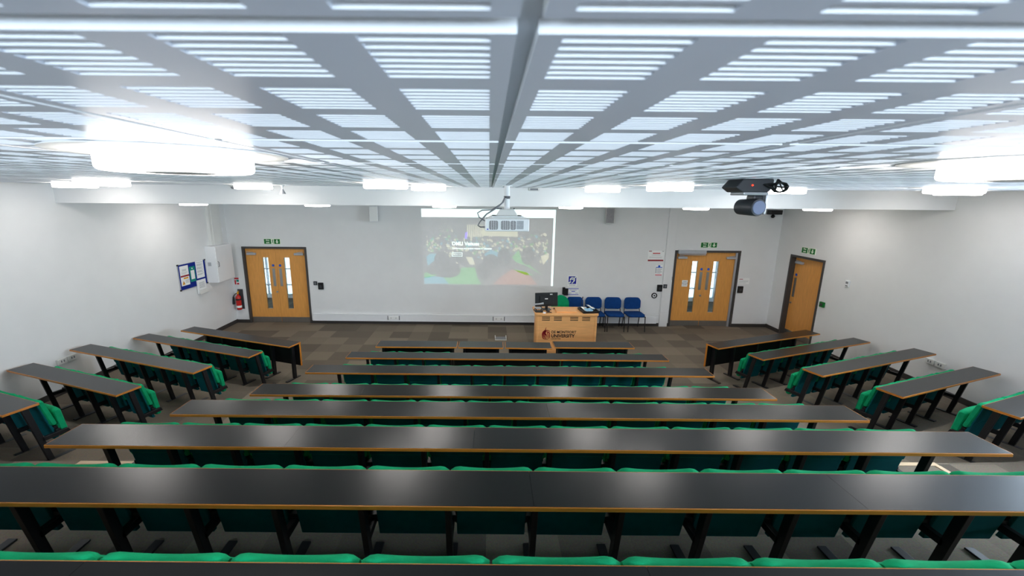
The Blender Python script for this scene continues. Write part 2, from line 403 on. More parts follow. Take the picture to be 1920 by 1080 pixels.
for n, (x0, x1), nm in ((1, D1, 'oak double fire door by the red extinguisher'), (2, D2, 'oak double fire door beside the row of blue chairs')):
    r = thing('door_%d' % n, nm, 'door', (x0-.02, YF-.015, 0), kind='structure')
    w = x1-x0+.04; door_frame(r, 0, w, 2.14, 0, .2, .06)
    mid = w/2
    a = leaf(r, .06, mid-.002, 1, .07); c = leaf(r, mid+.002, w-.06, -1, .07)
    lockset(a, mid-.05, .07)
    if n == 2:
        nb = MB().box(.30, .455, .064, .07, 1.13, 1.31).build('door_notice', M['paper'], a)
        for k, s in enumerate(('PLEASE', 'KEEP DOOR', 'CLOSED')): text('notice_text', s, .03, M['ptext'], nb, (.378, .063, 1.27-.045*k))
        b = MB(); b.box(.06, .80, -.09, -.0, 2.055, 2.155); b.build('door_operator', M['alu'], r, bevel=.008)
        b = MB(); b.box(.1, .80, -.06, -.045, 2.02, 2.04); b.build('operator_arm', M['alu'], r, bevel=.003)
        MB().box(-.06, -.02, -.03, .03, 1.33, 1.42).build('hold_open_magnet', M['alu'], r, bevel=.004)
        MB().box(w-.115, w-.06, .03, .06, 0, 2.08).build('pale_door_edge', M['alu'], r)
# single door on the right wall: local x runs from y high to y low
r = thing('door_3', 'oak single fire door in the side wall', 'door', (XR-.012, D3[1]+.02, 0), -PI/2, kind='structure')
w = D3[1]-D3[0]+.04; door_frame(r, 0, w, 2.13, 0, .21, .1)
lf = leaf(r, .06, w-.06, -1, .12, vision=False, closer_at_meet=True); lockset(lf, .12, .12)

# ------------------------------------------------------------------ ceiling lights
def make_lamp():
    t = thing('ceiling_light', '', 'ceiling light', (0, 0, 0), group='round drum ceiling lights')
    b = MB(); b.lathe([(.372, -.001), (.372, -.004), (.36, -.005), (.24, -.005), (.24, -.001)], 64, cap=False); b.build('ring', M['ring'], t, smooth=True)
    b = MB(); R = .245
    b.lathe([(R, -.004), (R, -.055), (R-.004, -.063), (R-.012, -.068), (R-.03, -.070), (.115, -.070), (.115, -.068), (.0005, -.068)], 64, cap=False); b.build('drum_diffuser', M['lamp'], t, smooth=True)
    b = MB(); b.lathe([(.113, -.069), (.112, -.073), (.10, -.074), (.0005, -.074)], 40, cap=False); b.build('centre_disc', M['chrome'], t, smooth=True)
    return t
LA = ['over the %s %s', ]
lamp = make_lamp(); first = True; FRONT = {}
def put_lamp(x, y, z, label, bright=False):
    global first
    if first: o = lamp; o.location = (x, y, z); o['label'] = label; first = False
    else: o = dup(lamp, (x, y, z), label=label)
    if bright:
        for c in o.children:
            if c.name.startswith('drum'):
                if 'me' not in FRONT:
                    FRONT['me'] = c.data.copy(); FRONT['me'].materials[0] = M['lampf']
                c.data = FRONT['me']
side = ['nearest the notice board wall', 'second from the notice board wall', 'second from the side door wall', 'nearest the side door wall']
for y, rn in ((1.63, 'row closest to the viewer'), (4.83, 'middle row')):
    for x, sd in zip((-4.365, -1.165, 2.035, 5.235), side):
        put_lamp(x, y, ZC, 'round glowing drum light, %s, %s' % (rn, sd))
for y, z, rn, xs in ((6.15, ZC, 'row before bulkhead', (-5.95, -3.39, -.87, 1.63, 4.26, 6.73)), (8.75, ZS, 'low row beyond bulkhead', (-6.1, -3.54, -.92, 1.69, 4.27, 6.78))):
    for k, x in enumerate(xs):
        put_lamp(x, y, z, 'round drum light, %s from the notice board wall, %s' % (ORD[k+1], rn), y > 8)

# ------------------------------------------------------------------ lecture seats and desks
def rrect(y0, y1, z0, z1, lean, n=5, rad=.03):
    """rounded rectangle in (y,z) leaning: y shift = lean*(z-z0)"""
    rad = min(rad, (y1-y0)/2*.98, (z1-z0)/2*.98); pts = []
    for cx, cz, a0 in ((y1-rad, z1-rad, 0), (y0+rad, z1-rad, PI/2), (y0+rad, z0+rad, PI), (y1-rad, z0+rad, 1.5*PI)):
        for k in range(n):
            a = a0+PI/2*k/(n-1); yy, zz = cx+rad*math.cos(a), cz+rad*math.sin(a)
            pts.append((yy+lean*(zz-z0), zz))
    return pts
SW = .245
def make_seat():
    t = thing('lecture_seat', '', 'seat', group='green tip up lecture seats')
    def pad(y0, y1, z0, zt, lean, rad, dip, w=SW, thin=0., bulge=0):
        rings = []; N = 18
        for k in range(N+1):
            u = -1+2*k/N; a = abs(u)
            e = 1. if a < .8 else math.sqrt(max(.0, 1-((a-.8)/.205)**2))
            z1 = zt - dip*(1-min(1, (a/.78)**2)) - .03*(1-e)
            c = (y0+y1)/2; h = (y1-y0)/2*(.45+.55*e)
            h2 = h+bulge*(1-a*a)
            rings.append([(u*w, y, z) for y, z in rrect(c-h, c+h2, z0+.02*(1-e), z1, lean, 6, rad)])
        m = MB(); m.loft(rings); return m
    pad(.370, .434, .38, .732, -.24, .030, .018, bulge=.008).build('backrest', M['green'], t, smooth=True)
    b = MB(); b.hexa([(-SW+.020, .348, .44), (SW-.020, .348, .44), (SW-.020, .362, .44), (-SW+.020, .362, .44)],
                     [(-SW+.020, .292, .70), (SW-.020, .292, .70), (SW-.020, .306, .70), (-SW+.020, .306, .70)])
    b.build('back_panel', M['teal'], t, bevel=.004)
    pad(.445, .53, .20, .575, -.12, .042, -.006, w=SW-.008, bulge=.012).build('seat_cushion', M['green'], t, smooth=True)
    b = MB(); b.hexa([(-SW+.028, .405, .185), (SW-.028, .405, .185), (SW-.028, .44, .185), (-SW+.028, .44, .185)],
                     [(-SW+.028, .352, .435), (SW-.028, .352, .435), (SW-.028, .372, .435), (-SW+.028, .372, .435)])
    b.build('seat_underside', M['teal'], t, bevel=.006)
    b = MB()
    b.box(-SW+.03, SW-.03, .395, .45, .338, .37)
    b.build('hinge_bar', M['steel'], t)
    return t
seat = make_seat(); seat_used = False
def put_seat(loc, rz, label, group, sx=1):
    global seat_used
    if not seat_used:
        seat.location = loc; seat.rotation_euler.z = rz; seat['label'] = label; seat['group'] = group; seat_used = True
    else:
        o = dup(seat, loc, rz, label, group)
        if sx != 1: o.scale.x = sx

def edge_and_top(t, x0, x1, d=.30, zt=.73, joints=()):
    b = MB(); e = .009
    for q in ((x0, x1, 0, e), (x0, x1, d-e, d), (x0, x0+e, e, d-e), (x1-e, x1, e, d-e)): b.box(q[0], q[1], q[2], q[3], zt-.026, zt-.001)
    b.build('edge_strip', M['edge'], t, bevel=.003)
    b = MB(); xs = [x0+e-.003]+sorted(joints)+[x1-e+.003]
    for a, c in zip(xs, xs[1:]): b.box(a+(.0008 if a != xs[0] else 0), c-(.0008 if c != xs[-1] else 0), e-.003, d-e+.003, zt-.024, zt)
    b.build('tabletop', M['lam'], t)
def standard(t, x):
    b = MB(); h = .018
    b.hexa([(x-h, .275, 0), (x+h, .275, 0), (x+h, .33, 0), (x-h, .33, 0)], [(x-h, .15, .704), (x+h, .15, .704), (x+h, .21, .704), (x-h, .21, .704)])
    b.box(x-.03, x+.03, .20, .52, 0, .014)
    b.hexa([(x-h, .26, .26), (x+h, .26, .26), (x+h, .52, .26), (x-h, .52, .26)], [(x-h, .26, .31), (x+h, .26, .31), (x+h, .50, .31), (x-h, .50, .31)])
    b.build('leg', M['steel'], t, bevel=.003)
def bench(loc, rz, x0, x1, legs, label, group, beam=True, gap=None, joints=()):
    t = thing('bench_desk', label, 'desk', loc, rz, group)
    edge_and_top(t, x0, x1, joints=joints)
    for x in legs: standard(t, x)
    if beam:
        b = MB(); pr = [(min(legs), gap[0]), (gap[1], max(legs))] if gap else [(min(legs), max(legs))]
        for a, c in pr: b.box(a, c, .395, .435, .285, .335)
        b.build('seat_beam', M['steel'], t, bevel=.003)
    if gap:
        b = MB(); b.box(gap[0]+.06, gap[1]-.06, .22, .24, .22, .704); b.build('modesty_panel', M['blackp'], t)
    return t
GS, GD = 'green tip up lecture seats', 'dark topped bench desks of the centre block'
NA = 'notice board aisle'
# centre block rows: near edge y, tier z, desk x range, seats (first boundary, count)
ROWS = {2: (6.85, 0., -2.49, 3.18), 3: (5.65, .25, -2.66, 3.31), 4: (4.49, .485, -2.79, 3.40), 5: (3.61, .72, -3.03, 3.65),
        6: (2.74, .955, -3.27, 3.88), 7: (1.875, 1.19, -3.5, 4.1), 8: (1.005, 1.425, -3.75, 4.35)}
SE = {2: [(-2.165, 3), (1.34, 3)], 3: [(-2.24, 10)], 4: [(-2.47, 11)], 5: [(-2.72, 12)], 6: [(-3.0, 13)], 7: [(-3.22, 14)], 8: [(-3.48, 15)]}
ROWN = {2: 'just behind the front tables', 3: 'third from the front', 4: 'fourth from the front', 5: 'fifth from the front', 6: 'sixth from the front', 7: 'second from the viewer', 8: 'nearest the viewer'}
for k, (y, z, x0, x1) in ROWS.items():
    c = .30
    legs = []; n0 = 1
    for s0, n in SE[k]:
        for i in range(n):
            put_seat((s0+.25+.5*i, y, z), 0, 'green tip-up seat, %s from the %s, centre row %s' % (ORD[n0], NA, ROWN[k]), GS); n0 += 1
        legs += [s0+.5*i for i in range(n+1)]
    bench((0, y, z), 0, x0, x1, legs, 'long dark bench desk with orange edge, centre row %s' % ROWN[k], GD,
          gap=(-.66, 1.33) if k == 2 else None, joints=[.25+.35*((k % 3)-1), .25+1.75*((k % 2)*2-1)] if k not in (2,) else [.3])

# side blocks
def sideblock(nm, wallname, aisle, rows, sgn):
    for k, (px, py, zt, L, n, pitch, ang) in rows.items():
        a = math.radians(ang); e = Vector((math.cos(a), math.sin(a)))
        c = Vector((px, py))+e*(L/2)
        rz = (a-PI) if sgn < 0 else a
        z = zt-.73
        inner = L/2 if sgn < 0 else -L/2
        lab = 'shorter dark bench desk, %s side block, %s' % (nm, {1: 'front one without seats', 2: 'second from the front', 3: 'third from the front', 4: 'fourth from the front', 5: 'fifth and highest in view'}[k])
        if k == 1:
            t = thing('bench_desk', lab, 'desk', (c.x, c.y, z), rz, 'bench desks of the %s side block' % nm)
            edge_and_top(t, -L/2, L/2)
            b = MB(); xo = -sgn*(-1)*0
            lo, hi = (-L/2+.45, L/2) if sgn < 0 else (-L/2, L/2-.45)
            b.box(lo, hi, .255, .285, .26, .704); b.build('modesty_panel', M['blackp'], t)
            b = MB(); xi = hi if sgn < 0 else lo
            b.box(xi-.004, xi+.004, .252, .288, .255, .73); b.build('panel_edge', M['edge'], t)
            for q in (.12, .62, 1.25, 1.9, 2.35):
                x = inner+sgn*q
                bb = MB(); bb.box(x-.022, x+.022, .16, .23, 0, .704); bb.box(x-.03, x+.03, -.02, .32, 0, .016); bb.build('leg', M['steel'], t, bevel=.003)
            continue
        legs = [inner+sgn*(.03+pitch*i) for i in range(n)]+[inner+sgn*(.03+pitch*n+.10)]
        bench((c.x, c.y, z), rz, -L/2, L/2, legs, lab, 'bench desks of the %s side block' % nm)
        for i in range(n):
            lx = inner+sgn*(.03+pitch*(i+.5))
            p = Vector((c.x, c.y, z))+Matrix.Rotation(rz, 3, 'Z') @ Vector((lx, 0, 0))
            put_seat(p, rz, 'green tip-up seat, %s from the aisle, %s side block, %s row from the front' % (ORD[i+1], nm, ORD[k]), GS, pitch/.5)
sideblock('notice board', '', '', {1: (-3.719, 7.356, .73, 2.83, 0, 0, 161.4), 2: (-4.181, 6.838, .73, 2.96, 5, .49, 161.6), 3: (-4.275, 5.623, .97, 2.80, 5, .47, 161.8),
    4: (-4.745, 4.885, .985, 2.36, 4, .47, 161.7), 5: (-5.12, 3.986, 1.205, 1.98, 3, .49, 161.6)}, -1)
sideblock('side door', '', '', {1: (4.386, 7.478, .73, 2.82, 0, 0, 19.5), 2: (4.884, 6.933, .73, 2.94, 5, .49, 19.5), 3: (4.942, 5.715, .97, 2.82, 5, .47, 19.6),
    4: (5.45, 5.03, .985, 2.36, 4, .47, 19.5), 5: (5.802, 4.128, 1.205, 2.05, 3, .49, 19.5)}, 1)

# front tables
for (x0, x1, y, rz, lab) in ((-2.115, -.585, 7.42, .005, 'outer front table on the notice board side of the centre block'), (-.555, .29, 7.415, -.012, 'short front table in the middle, nearer the notice board wall'),
                             (.335, 1.21, 7.405, -.03, 'short front table in the middle, nearer the lectern'), (1.275, 2.785, 7.46, 0., 'outer front table standing right before the lectern')):
    L = x1-x0
    t = thing('front_table', lab+', grey top', 'table', ((x0+x1)/2, y, 0), rz, 'narrow tables in the front row')
    edge_and_top(t, -L/2, L/2, d=.34)
    b = MB(); b.box(-L/2+.07, L/2-.07, .27, .29, .22, .704); b.build('modesty_panel', M['blackp'], t)
    for s in (-1, 1):
        x = s*(L/2-.10); b = MB(); b.box(x-.02, x+.02, .15, .21, 0, .704); b.box(x-.025, x+.025, .0, .34, 0, .016); b.build('leg', M['steel'], t, bevel=.003)

# ------------------------------------------------------------------ lectern
LX, LY = 1.78, 9.0
t = thing('lectern', 'wide beech lectern with maroon crest and lettering on its front', 'lectern', (LX, LY, 0))
b = MB(); b.box(-.665, .665, .05, .07, .0, .90); b.box(-.665, -.63, .07, .62, 0, .90); b.box(.63, .665, .07, .62, 0, .90); b.box(-.63, .63, .60, .62, .3, .9)
body = b.build('body', M['beech'], t, bevel=.004)
b = MB()
for s in (-1, 1): MB().lathe([(.045, 0), (.045, .90)], 20, (s*.655, .085, 0)).build('corner_post', M['beech'], t, smooth=True)
pts = []
for cx, cy, a0 in ((.66, .06, -PI/2), (.69, .62, 0), (-.69, .62, PI/2), (-.66, .06, PI)):
    rr = .06 if cy < .3 else .03
    for k in range(7): pts.append((cx+rr*math.cos(a0+PI/2*k/6), cy+rr*math.sin(a0+PI/2*k/6)))
b = MB(); b.prism(pts, .90, .95, 'z'); top = b.build('worktop', M['beech'], t, bevel=.012, seg=3)
b = MB(); b.box(-.22, .24, .12, .46, .95, .975); b.build('raised_lid', M['beech'], t, bevel=.004)
MB().box(-.245, -.225, .42, .45, .95, .972).build('lid_hinge', M['black'], t)
b = MB()
for x in (-.47, -.20, .17, .44):
    for z in (.86, .825, .79): b.box(x-.09, x+.09, .045, .052, z-.007, z+.007)
b.build('ventilation_slot', M['black'], t)
# crest: a crowned, maned lion-head shield built from curved strokes
b = MB(); cx, cz, yy = -.455, .47, .046
def stroke(pts, w0, w1, n=14):
    P = []
    for k in range(n+1):
        u = k/n; a, c, d = pts
        P.append(((1-u)**2*a[0]+2*u*(1-u)*c[0]+u*u*d[0], (1-u)**2*a[1]+2*u*(1-u)*c[1]+u*u*d[1]))
    for k in range(n):
        (x0, z0), (x1, z1) = P[k], P[k+1]; L = math.hypot(x1-x0, z1-z0) or 1; nx, nz = -(z1-z0)/L, (x1-x0)/L
        wa = w0+(w1-w0)*k/n; wb = w0+(w1-w0)*(k+1)/n
        b.face([(cx+x0+nx*wa, yy, cz+z0+nz*wa), (cx+x0-nx*wa, yy, cz+z0-nz*wa), (cx+x1-nx*wb, yy, cz+z1-nz*wb), (cx+x1+nx*wb, yy, cz+z1+nz*wb)])
for q in ((((.0, .15), (-.02, .10), (-.01, .06)), .003, .012), (((-.01, .08), (-.12, .03), (-.06, -.11)), .014, .010), (((-.06, -.11), (-.02, -.14), (.05, -.13)), .010, .006),
          (((-.02, .06), (-.09, .0), (-.03, -.10)), .016, .008), (((.0, .07), (.06, .08), (.09, .05)), .012, .004), (((.0, .06), (-.05, .01), (.0, -.04)), .020, .010),
          (((.02, .04), (.10, .03), (.08, -.03)), .012, .008), (((-.01, .0), (.02, -.04), (.03, -.10)), .010, .006), (((.03, .02), (.05, -.02), (.06, -.09)), .009, .006),
          (((.08, -.03), (.10, -.07), (.06, -.12)), .010, .005), (((-.04, .03), (-.03, -.05), (.0, -.12)), .012, .006)): stroke(*q)
b.build('crest', M['darkred'], t)
text('lettering', 'DE MONTFORT', .088, M['ptext'], t, (-.335, .047, .505), bold=.0015, align='LEFT', sx=.92)
text('lettering', 'UNIVERSITY', .108, M['ptext'], t, (-.335, .047, .415), bold=.003, align='LEFT', sx=.92)
text('lettering', 'LEICESTER', .04, M['ptext'], t, (-.335, .047, .345), align='LEFT', sx=1.2)

# on the lectern
t = thing('computer_monitor', 'black flat monitor seen from behind on the lectern', 'monitor', (1.36, 9.36, .95), .16)
T = Matrix.Translation((0, 0, .08)) @ Matrix.Rotation(-.12, 4, 'X')
b = MB(); b.box(-.27, .27, 0, .03, .0, .32, T=T); b.box(-.16, .16, -.03, 0, .04, .25, T=T); b.build('casing', M['black'], t, bevel=.008)
b = MB(); b.box(-.27+.015, .27-.015, .03, .033, .015, .305, T=T); b.build('screen', M['dgrey'], t)
b = MB(); b.box(-.1, .1, -.06, .12, 0, .015); b.box(-.03, .03, .0, .03, .0, .2); b.build('stand', M['black'], t, bevel=.004)
MB().box(.08, .14, -.003, .0, .27, .29, T=T).build('sticker', M['paper'], t); MB().box(-.05, .02, -.033, -.03, .17, .19, T=T).build('sticker', M['paper'], t)
t = thing('document_camera', 'silver and black document camera with looped black cable on the lectern', 'document camera', (1.16, 9.16, .95))
b = MB(); b.box(-.09, .09, -.05, .07, 0, .03); b.build('base', M['dgrey'], t, bevel=.006)
b = MB(); b.tube([(-.06, .03, .03), (-.07, .03, .14), (-.05, .02, .19)], .012); b.tube([(.05, .0, .03), (.055, .0, .10), (.03, .0, .15)], .014); b.build('arm', M['black'], t, smooth=True)
b = MB(); b.box(-.10, .05, -.03, .03, .075, .115); b.build('control_head', M['alu'], t, bevel=.008)
b = MB(); b.tube([(-.10, .02, .17), (.03, .0, .19), (.10, -.01, .205)], [.02, .022, .026], 12); b.build('camera_head', M['alu'], t, smooth=True)
b = MB(); pth = [(-.08, -.02, .09)]+[(-.02-.105*math.cos(a*.22), -.08-.03*math.sin(a*.22), .045-.075*math.sin(a*.22)*.55+.03) for a in range(0, 15)]
b.tube(pth, .009); b.tube([(.05, .0, .08), (.05, -.06, .02), (.10, -.10, .012), (.18, -.09, .012), (.24, -.06, .012), (.28, -.08, .012)], .009); b.build('cable', M['black'], t, smooth=True)
b = MB(); b.lathe([(.001, .03), (.02, .028), (.034, .018), (.038, .004), (.036, 0)], 20, cap=False)
tag(b.build('computer_mouse', M['white'], loc=(1.27, 9.06, .95), smooth=True), 'small white mouse on the lectern front edge', 'mouse')
b = MB(); b.lathe([(.001, .045), (.03, .043), (.04, .03), (.04, .0)], 20, cap=False)
tag(b.build('cable_grommet', M['black'], loc=(1.37, 9.2, .95), smooth=True), 'round black grommet set in the lectern top', 'grommet')
t = thing('gooseneck_microphone', 'thin black gooseneck microphone rising from the lectern', 'microphone', (2.2, 9.5, .95))
b = MB(); b.lathe([(.03, 0), (.03, .012), (.01, .02)], 16); b.tube([(0, 0, .01), (0, .0, .12), (-.005, -.01, .2), (.01, -.03, .25)], .005); b.build('stem', M['black'], t, smooth=True)
b = MB(); b.tube([(.01, -.03, .245), (.014, -.035, .29)], [.010, .012]); b.build('capsule', M['black'], t, smooth=True)
t = thing('document_tray', 'black shallow tray heaped with papers at the lectern end', 'tray', (2.31, 9.26, .95), .12)
b = MB(); b.box(-.19, .19, -.2, .2, 0, .012); b.box(-.19, .19, -.2, -.185, 0, .05); b.box(-.19, .19, .185, .2, 0, .05); b.box(-.19, -.175, -.2, .2, 0, .05); b.box(.175, .19, -.2, .2, 0, .05)
b.build('shell', M['black'], t, bevel=.004)
for k, (dx, dy, dz, rx, ry, rz, m, lab) in enumerate(((-.06, .02, .045, .25, .12, .4, 'paper', 'crumpled white sheet on the black tray, nearest the raised lid'), (.06, -.03, .055, -.2, -.2, -.3, 'skyb', 'pale blue leaflet lying across the black tray'),
                                                   (.07, .08, .085, .3, .25, .9, 'paper', 'topmost white sheet on the black tray'), (-.02, -.1, .06, .1, -.1, .1, 'skyb', 'pale blue folded paper at the front of the black tray'))):
    b = MB(); n = 6
    g_ = [[(-.075+.15*i/n, -.1+.2*j/n, .012*math.sin(i*1.3+k)*math.cos(j*.9+k)) for i in range(n+1)] for j in range(n+1)]
    for j in range(n):
        for i in range(n): b.face([g_[j][i], g_[j][i+1], g_[j+1][i+1], g_[j+1][i]])
    o = b.build('paper_sheet', M[m], loc=(2.31+dx, 9.26+dy, .95+dz), smooth=True); o.rotation_euler = (rx, ry, rz)
    so = o.modifiers.new('thick', 'SOLIDIFY'); so.thickness = .002
    tag(o, lab, 'paper', 'papers on the lectern tray')

# floor box lid frame
t = thing('floor_box', 'small pale metal floor box frame behind the middle front tables', 'floor box', (.325, 9.9, 0))
b = MB(); b.box(-.14, .14, 0, .24, .0, .012); b.build('lid', M['grey'], t)
b = MB(); b.box(-.145, -.13, 0, .24, 0, .05); b.box(.13, .145, 0, .24, 0, .05); b.box(-.145, .145, -.012, 0, 0, .02); b.build('rim', M['offwhite'], t)

# ------------------------------------------------------------------ blue chairs
def make_chair():
    t = thing('stacking_chair', '', 'chair', group='blue upholstered chairs along the front wall')
    b = MB(); rings = []
    for k in range(17):
        u = -1+2*k/16; a = abs(u); e = 1 if a < .6 else math.sqrt(max(0, 1-((a-.6)/.41)**2))
        c = .015*(1-u*u)
        rings.append([(u*.225, y+c, z) for y, z in rrect(.19, .19+.02+.03*e, .52+.06*(1-e), .84-.10*(1-e), .1, 5, .02)])
    b.loft(rings); b.build('backrest', M['blue'], t, smooth=True)
    b = MB(); rings = []
    for k in range(17):
        u = -1+2*k/16; a = abs(u); e = 1 if a < .65 else math.sqrt(max(0, 1-((a-.65)/.36)**2))
        rings.append([(u*.23, y, z) for y, z in rrect(-.24+.12*(1-e), .20-.03*(1-e), .42-.012*e, .455+.015*e, .03, 5, .02)])
    b.loft(rings); b.build('seat', M['blue'], t, smooth=True)
    b = MB(); b.tube([(-.22, -.2, .41), (-.22, .2, .42), (-.2, .235, .6)], .011); b.tube([(.22, -.2, .41), (.22, .2, .42), (.2, .235, .6)], .011); b.tube([(-.22, -.2, .41), (.22, -.2, .41)], .011); b.tube([(-.22, .17, .42), (.22, .17, .42)], .011)
    b.build('seat_frame', M['steel'], t, smooth=True)
    for sx in (-1, 1):
        b = MB(); b.tube([(sx*.22, -.2, .42), (sx*.225, -.23, .0)], .012); b.build('leg', M['steel'], t, smooth=True)
        b = MB(); b.tube([(sx*.22, .18, .42), (sx*.22, .22, .2), (sx*.225, .27, .0)], .012); b.build('leg', M['steel'], t, smooth=True)
    return t
ch = make_chair()
CL = ['blue upholstered chair against the wall, half hidden behind the lectern', 'blue upholstered chair against the wall, second in line, behind the paper tray', 'blue upholstered chair against the wall, second from the line end near the door', 'blue upholstered chair at the line end nearest the double door']
for k, x in enumerate((2.38, 2.90, 3.42, 3.965)):
    if k == 0: ch.location = (x, 10.87, 0); ch['label'] = CL[0]
    else: dup(ch, (x, 10.87, 0), (0, .03, -.03, .02)[k], CL[k])
t = thing('office_chair', 'green swivel office chair with tall rounded back behind the monitor', 'chair', (1.86, 10.1, 0), .1)
b = MB(); rings = []
for k in range(17):
    z = .55+.53*k/16; u = (k/16-.45)/.55; w = .235*math.sqrt(max(.03, 1-max(0, u)**2.6)) if u > 0 else .235-.05*abs(u)
    rings.append([(w*math.cos(a), .20+.03*math.sin(a)+.04*math.cos(a)**2*0, z) for a in [2*PI*q/20 for q in range(20)]])
b.loft(rings); b.build('backrest', M['green'], t, smooth=True)
b = MB(); b.lathe([(.02, .44), (.2, .445), (.24, .47), (.23, .5), (.02, .51)], 28); b.build('seat', M['green'], t, smooth=True)
b = MB(); b.lathe([(.03, .08), (.03, .44)], 16); b.tube([(0, .1, .44), (0, .22, .45), (0, .24, .62)], .018); b.build('column', M['black'], t, smooth=True)
for q in range(5):
    a = 2*PI*q/5; b = MB(); b.tube([(0, 0, .09), (.27*math.cos(a), .27*math.sin(a), .06)], [.022, .014])
    b.lathe([(.026, -.015), (.026, .015)], 14, (.27*math.cos(a), .27*math.sin(a), .027), axis='x'); b.build('leg', M['black'], t, smooth=True)

# ------------------------------------------------------------------ front wall fittings
def exit_sign(loc, rz, label):
    t = thing('fire_exit_sign', label, 'exit sign', loc, rz, 'green fire exit signs')
    MB().box(-.222, .222, -.012, 0, -.074, .074).build('border', M['signwhite'], t)
    MB().box(-.213, .213, -.014, -.012, -.065, .065).build('board', M['sgreen'], t)
    MB().box(-.025, .055, -.0155, -.014, -.063, .063).build('door_symbol', M['signwhite'], t)
    b = MB(); y0, y1 = -.0168, -.0155
    b.lathe([(.011, y0), (.011, y1)], 14, (.022, 0, .044), axis='y')
    for q in ((.012, .034, .002, .030), ): b.box(.010, .026, y0, y1, -.006, .034)
    def bar(xa, za, xb, zb, w):
        L = math.hypot(xb-xa, zb-za); nx, nz = -(zb-za)/L*w, (xb-xa)/L*w
        b.hexa([(xa+nx, y0, za+nz), (xa-nx, y0, za-nz), (xb-nx, y0, zb-nz), (xb+nx, y0, zb+nz)], [(xa+nx, y1, za+nz), (xa-nx, y1, za-nz), (xb-nx, y1, zb-nz), (xb+nx, y1, zb+nz)])
    for q in ((.018, .0, .036, -.028, .006), (.036, -.028, .03, -.055, .005), (.016, .0, .004, -.03, .006), (.004, -.03, -.016, -.04, .005), (.014, .03, -.008, .012, .004), (.024, .03, .042, .012, .004)): bar(*q)
    b.build('running_figure', M['sgreen'], t)
    b = MB(); y0 = -.016; y1 = -.014
    b.box(.118, .150, y0, y1, -.012, .048); b.prism([(.085, .004), (.134, -.052), (.183, .004), (.150, -.012), (.118, -.012)], y0, y1, 'y'); b.build('down_arrow', M['signwhite'], t)
    text('lettering', 'Fire', .058, M['signwhite'], t, (-.115, -.0155, .030), bold=.0012)
    text('lettering', 'exit', .058, M['signwhite'], t, (-.115, -.0155, -.028), bold=.0012)
exit_sign((-5.83, YF, 2.283), 0, 'green fire exit sign above the door by the extinguisher')
exit_sign((5.925, YF, 2.29), 0, 'green fire exit sign above the double door by the chairs')
exit_sign((XR, 10.11, 2.285), -PI/2, 'green fire exit sign above the single side door')

def card_reader(x, z, label, w=.145, h=.19, extra=None):
    t = thing('card_reader', label, 'card reader', (x, YF, z), group='black door readers')
    MB().box(-w/2, w/2, -.045, 0, -h/2, h/2).build('housing', M['black'], t, bevel=.014, seg=3)
    MB().box(-.03, .03, -.047, -.044, -.05, .03).build('face_plate', M['dgrey'], t)
card_reader(-4.605, 1.07, 'black card reader beside the door by the extinguisher')
card_reader(4.71, 1.095, 'black card reader left of the double door by the chairs, above the dial')
card_reader(6.925, 1.075, 'black card reader below the pale notice near the room corner')
for x, z, y, lab in ((-4.755, 1.145, YF, 'small dark grey switch beside the reader by the extinguisher door'), (4.84, 1.155, YF-.05, 'small dark grey switch on the boxed column by the chairs')):
    t = thing('wall_switch', lab, 'switch', (x, y, z), group='small dark wall switches')
    MB().box(-.05, .05, -.018, 0, -.055, .055).build('plate', M['dgrey'], t, bevel=.004); MB().box(-.02, .02, -.024, -.018, -.03, .03).build('rocker', M['grey'], t, bevel=.002)
t = thing('wall_dial', 'white round wall dial with a thick black ring above the chair line', 'dial', (4.585, YF, .882))
MB().lathe([(.068, -.012), (.068, 0)], 36, axis='y').build('face', M['white'], t)
b = MB(); b.lathe([(.052, -.02), (.078, -.024), (.078, 0), (.052, 0), (.052, -.02)], 36, axis='y', cap=False); b.build('bezel', M['black'], t, smooth=True)
b = MB(); b.lathe([(.02, -.03), (.022, -.012)], 20, axis='y'); b.build('knob', M['black'], t, smooth=True)

def sheet(name, label, cat, loc, w, h, rz=0, group=None, m='paper'):
    t = thing(name, label, cat, loc, rz, group)
    MB().box(-w/2, w/2, -.006, 0, -h/2, h/2).build('sheet', M[m], t)
    return t
def stripe(t, x0, x1, z0, z1, m, name='printed_band', y=-.0075): return MB().box(x0, x1, y, -.006, z0, z1).build(name, M[m], t)
def lines(t, x0, x1, zs, m='pgrey', th=.006, name='printed_text'):
    b = MB()
    for k, z in enumerate(zs): b.box(x0, x1-(x1-x0)*(.25 if k % 3 == 2 else .05*(k % 2)), -.0072, -.006, z-th, z+th)
    b.build(name, M[m], t)
t = sheet('wall_poster', 'white poster with dark red base band beside the boxed column', 'poster', (4.53, YF, 1.985), .44, .29)
stripe(t, -.21, .21, -.145, -.105, 'darkred'); stripe(t, -.2, -.12, .115, .135, 'darkred'); stripe(t, .16, .205, .115, .135, 'pgrey')
stripe(t, -.09, .11, .055, .08, 'signred', 'printed_title'); lines(t, -.12, .12, (.02,), 'pgrey', .004); lines(t, -.18, .18, (-.03, -.055), 'pgrey', .003)
t = sheet('wall_notice', 'small white notice with blue header and red foot above the card reader', 'notice', (4.645, YF, 1.585), .2, .29)
stripe(t, -.085, .085, .075, .095, 'discblue'); MB().lathe([(.03, -.008), (.03, -.006)], 20, (0, 0, .115), axis='y').build('round_symbol', M['discblue'], t)
stripe(t, -.09, -.065, -.08, .07, 'pgrey'); lines(t, -.05, .085, (.05, .025, 0, -.025, -.05, -.075)); stripe(t, -.09, .09, -.135, -.115, 'signred')
t = sheet('wall_notice', 'pale pinkish notice above the reader near the room corner', 'notice', (7.0, YF, 1.31), .3, .17)
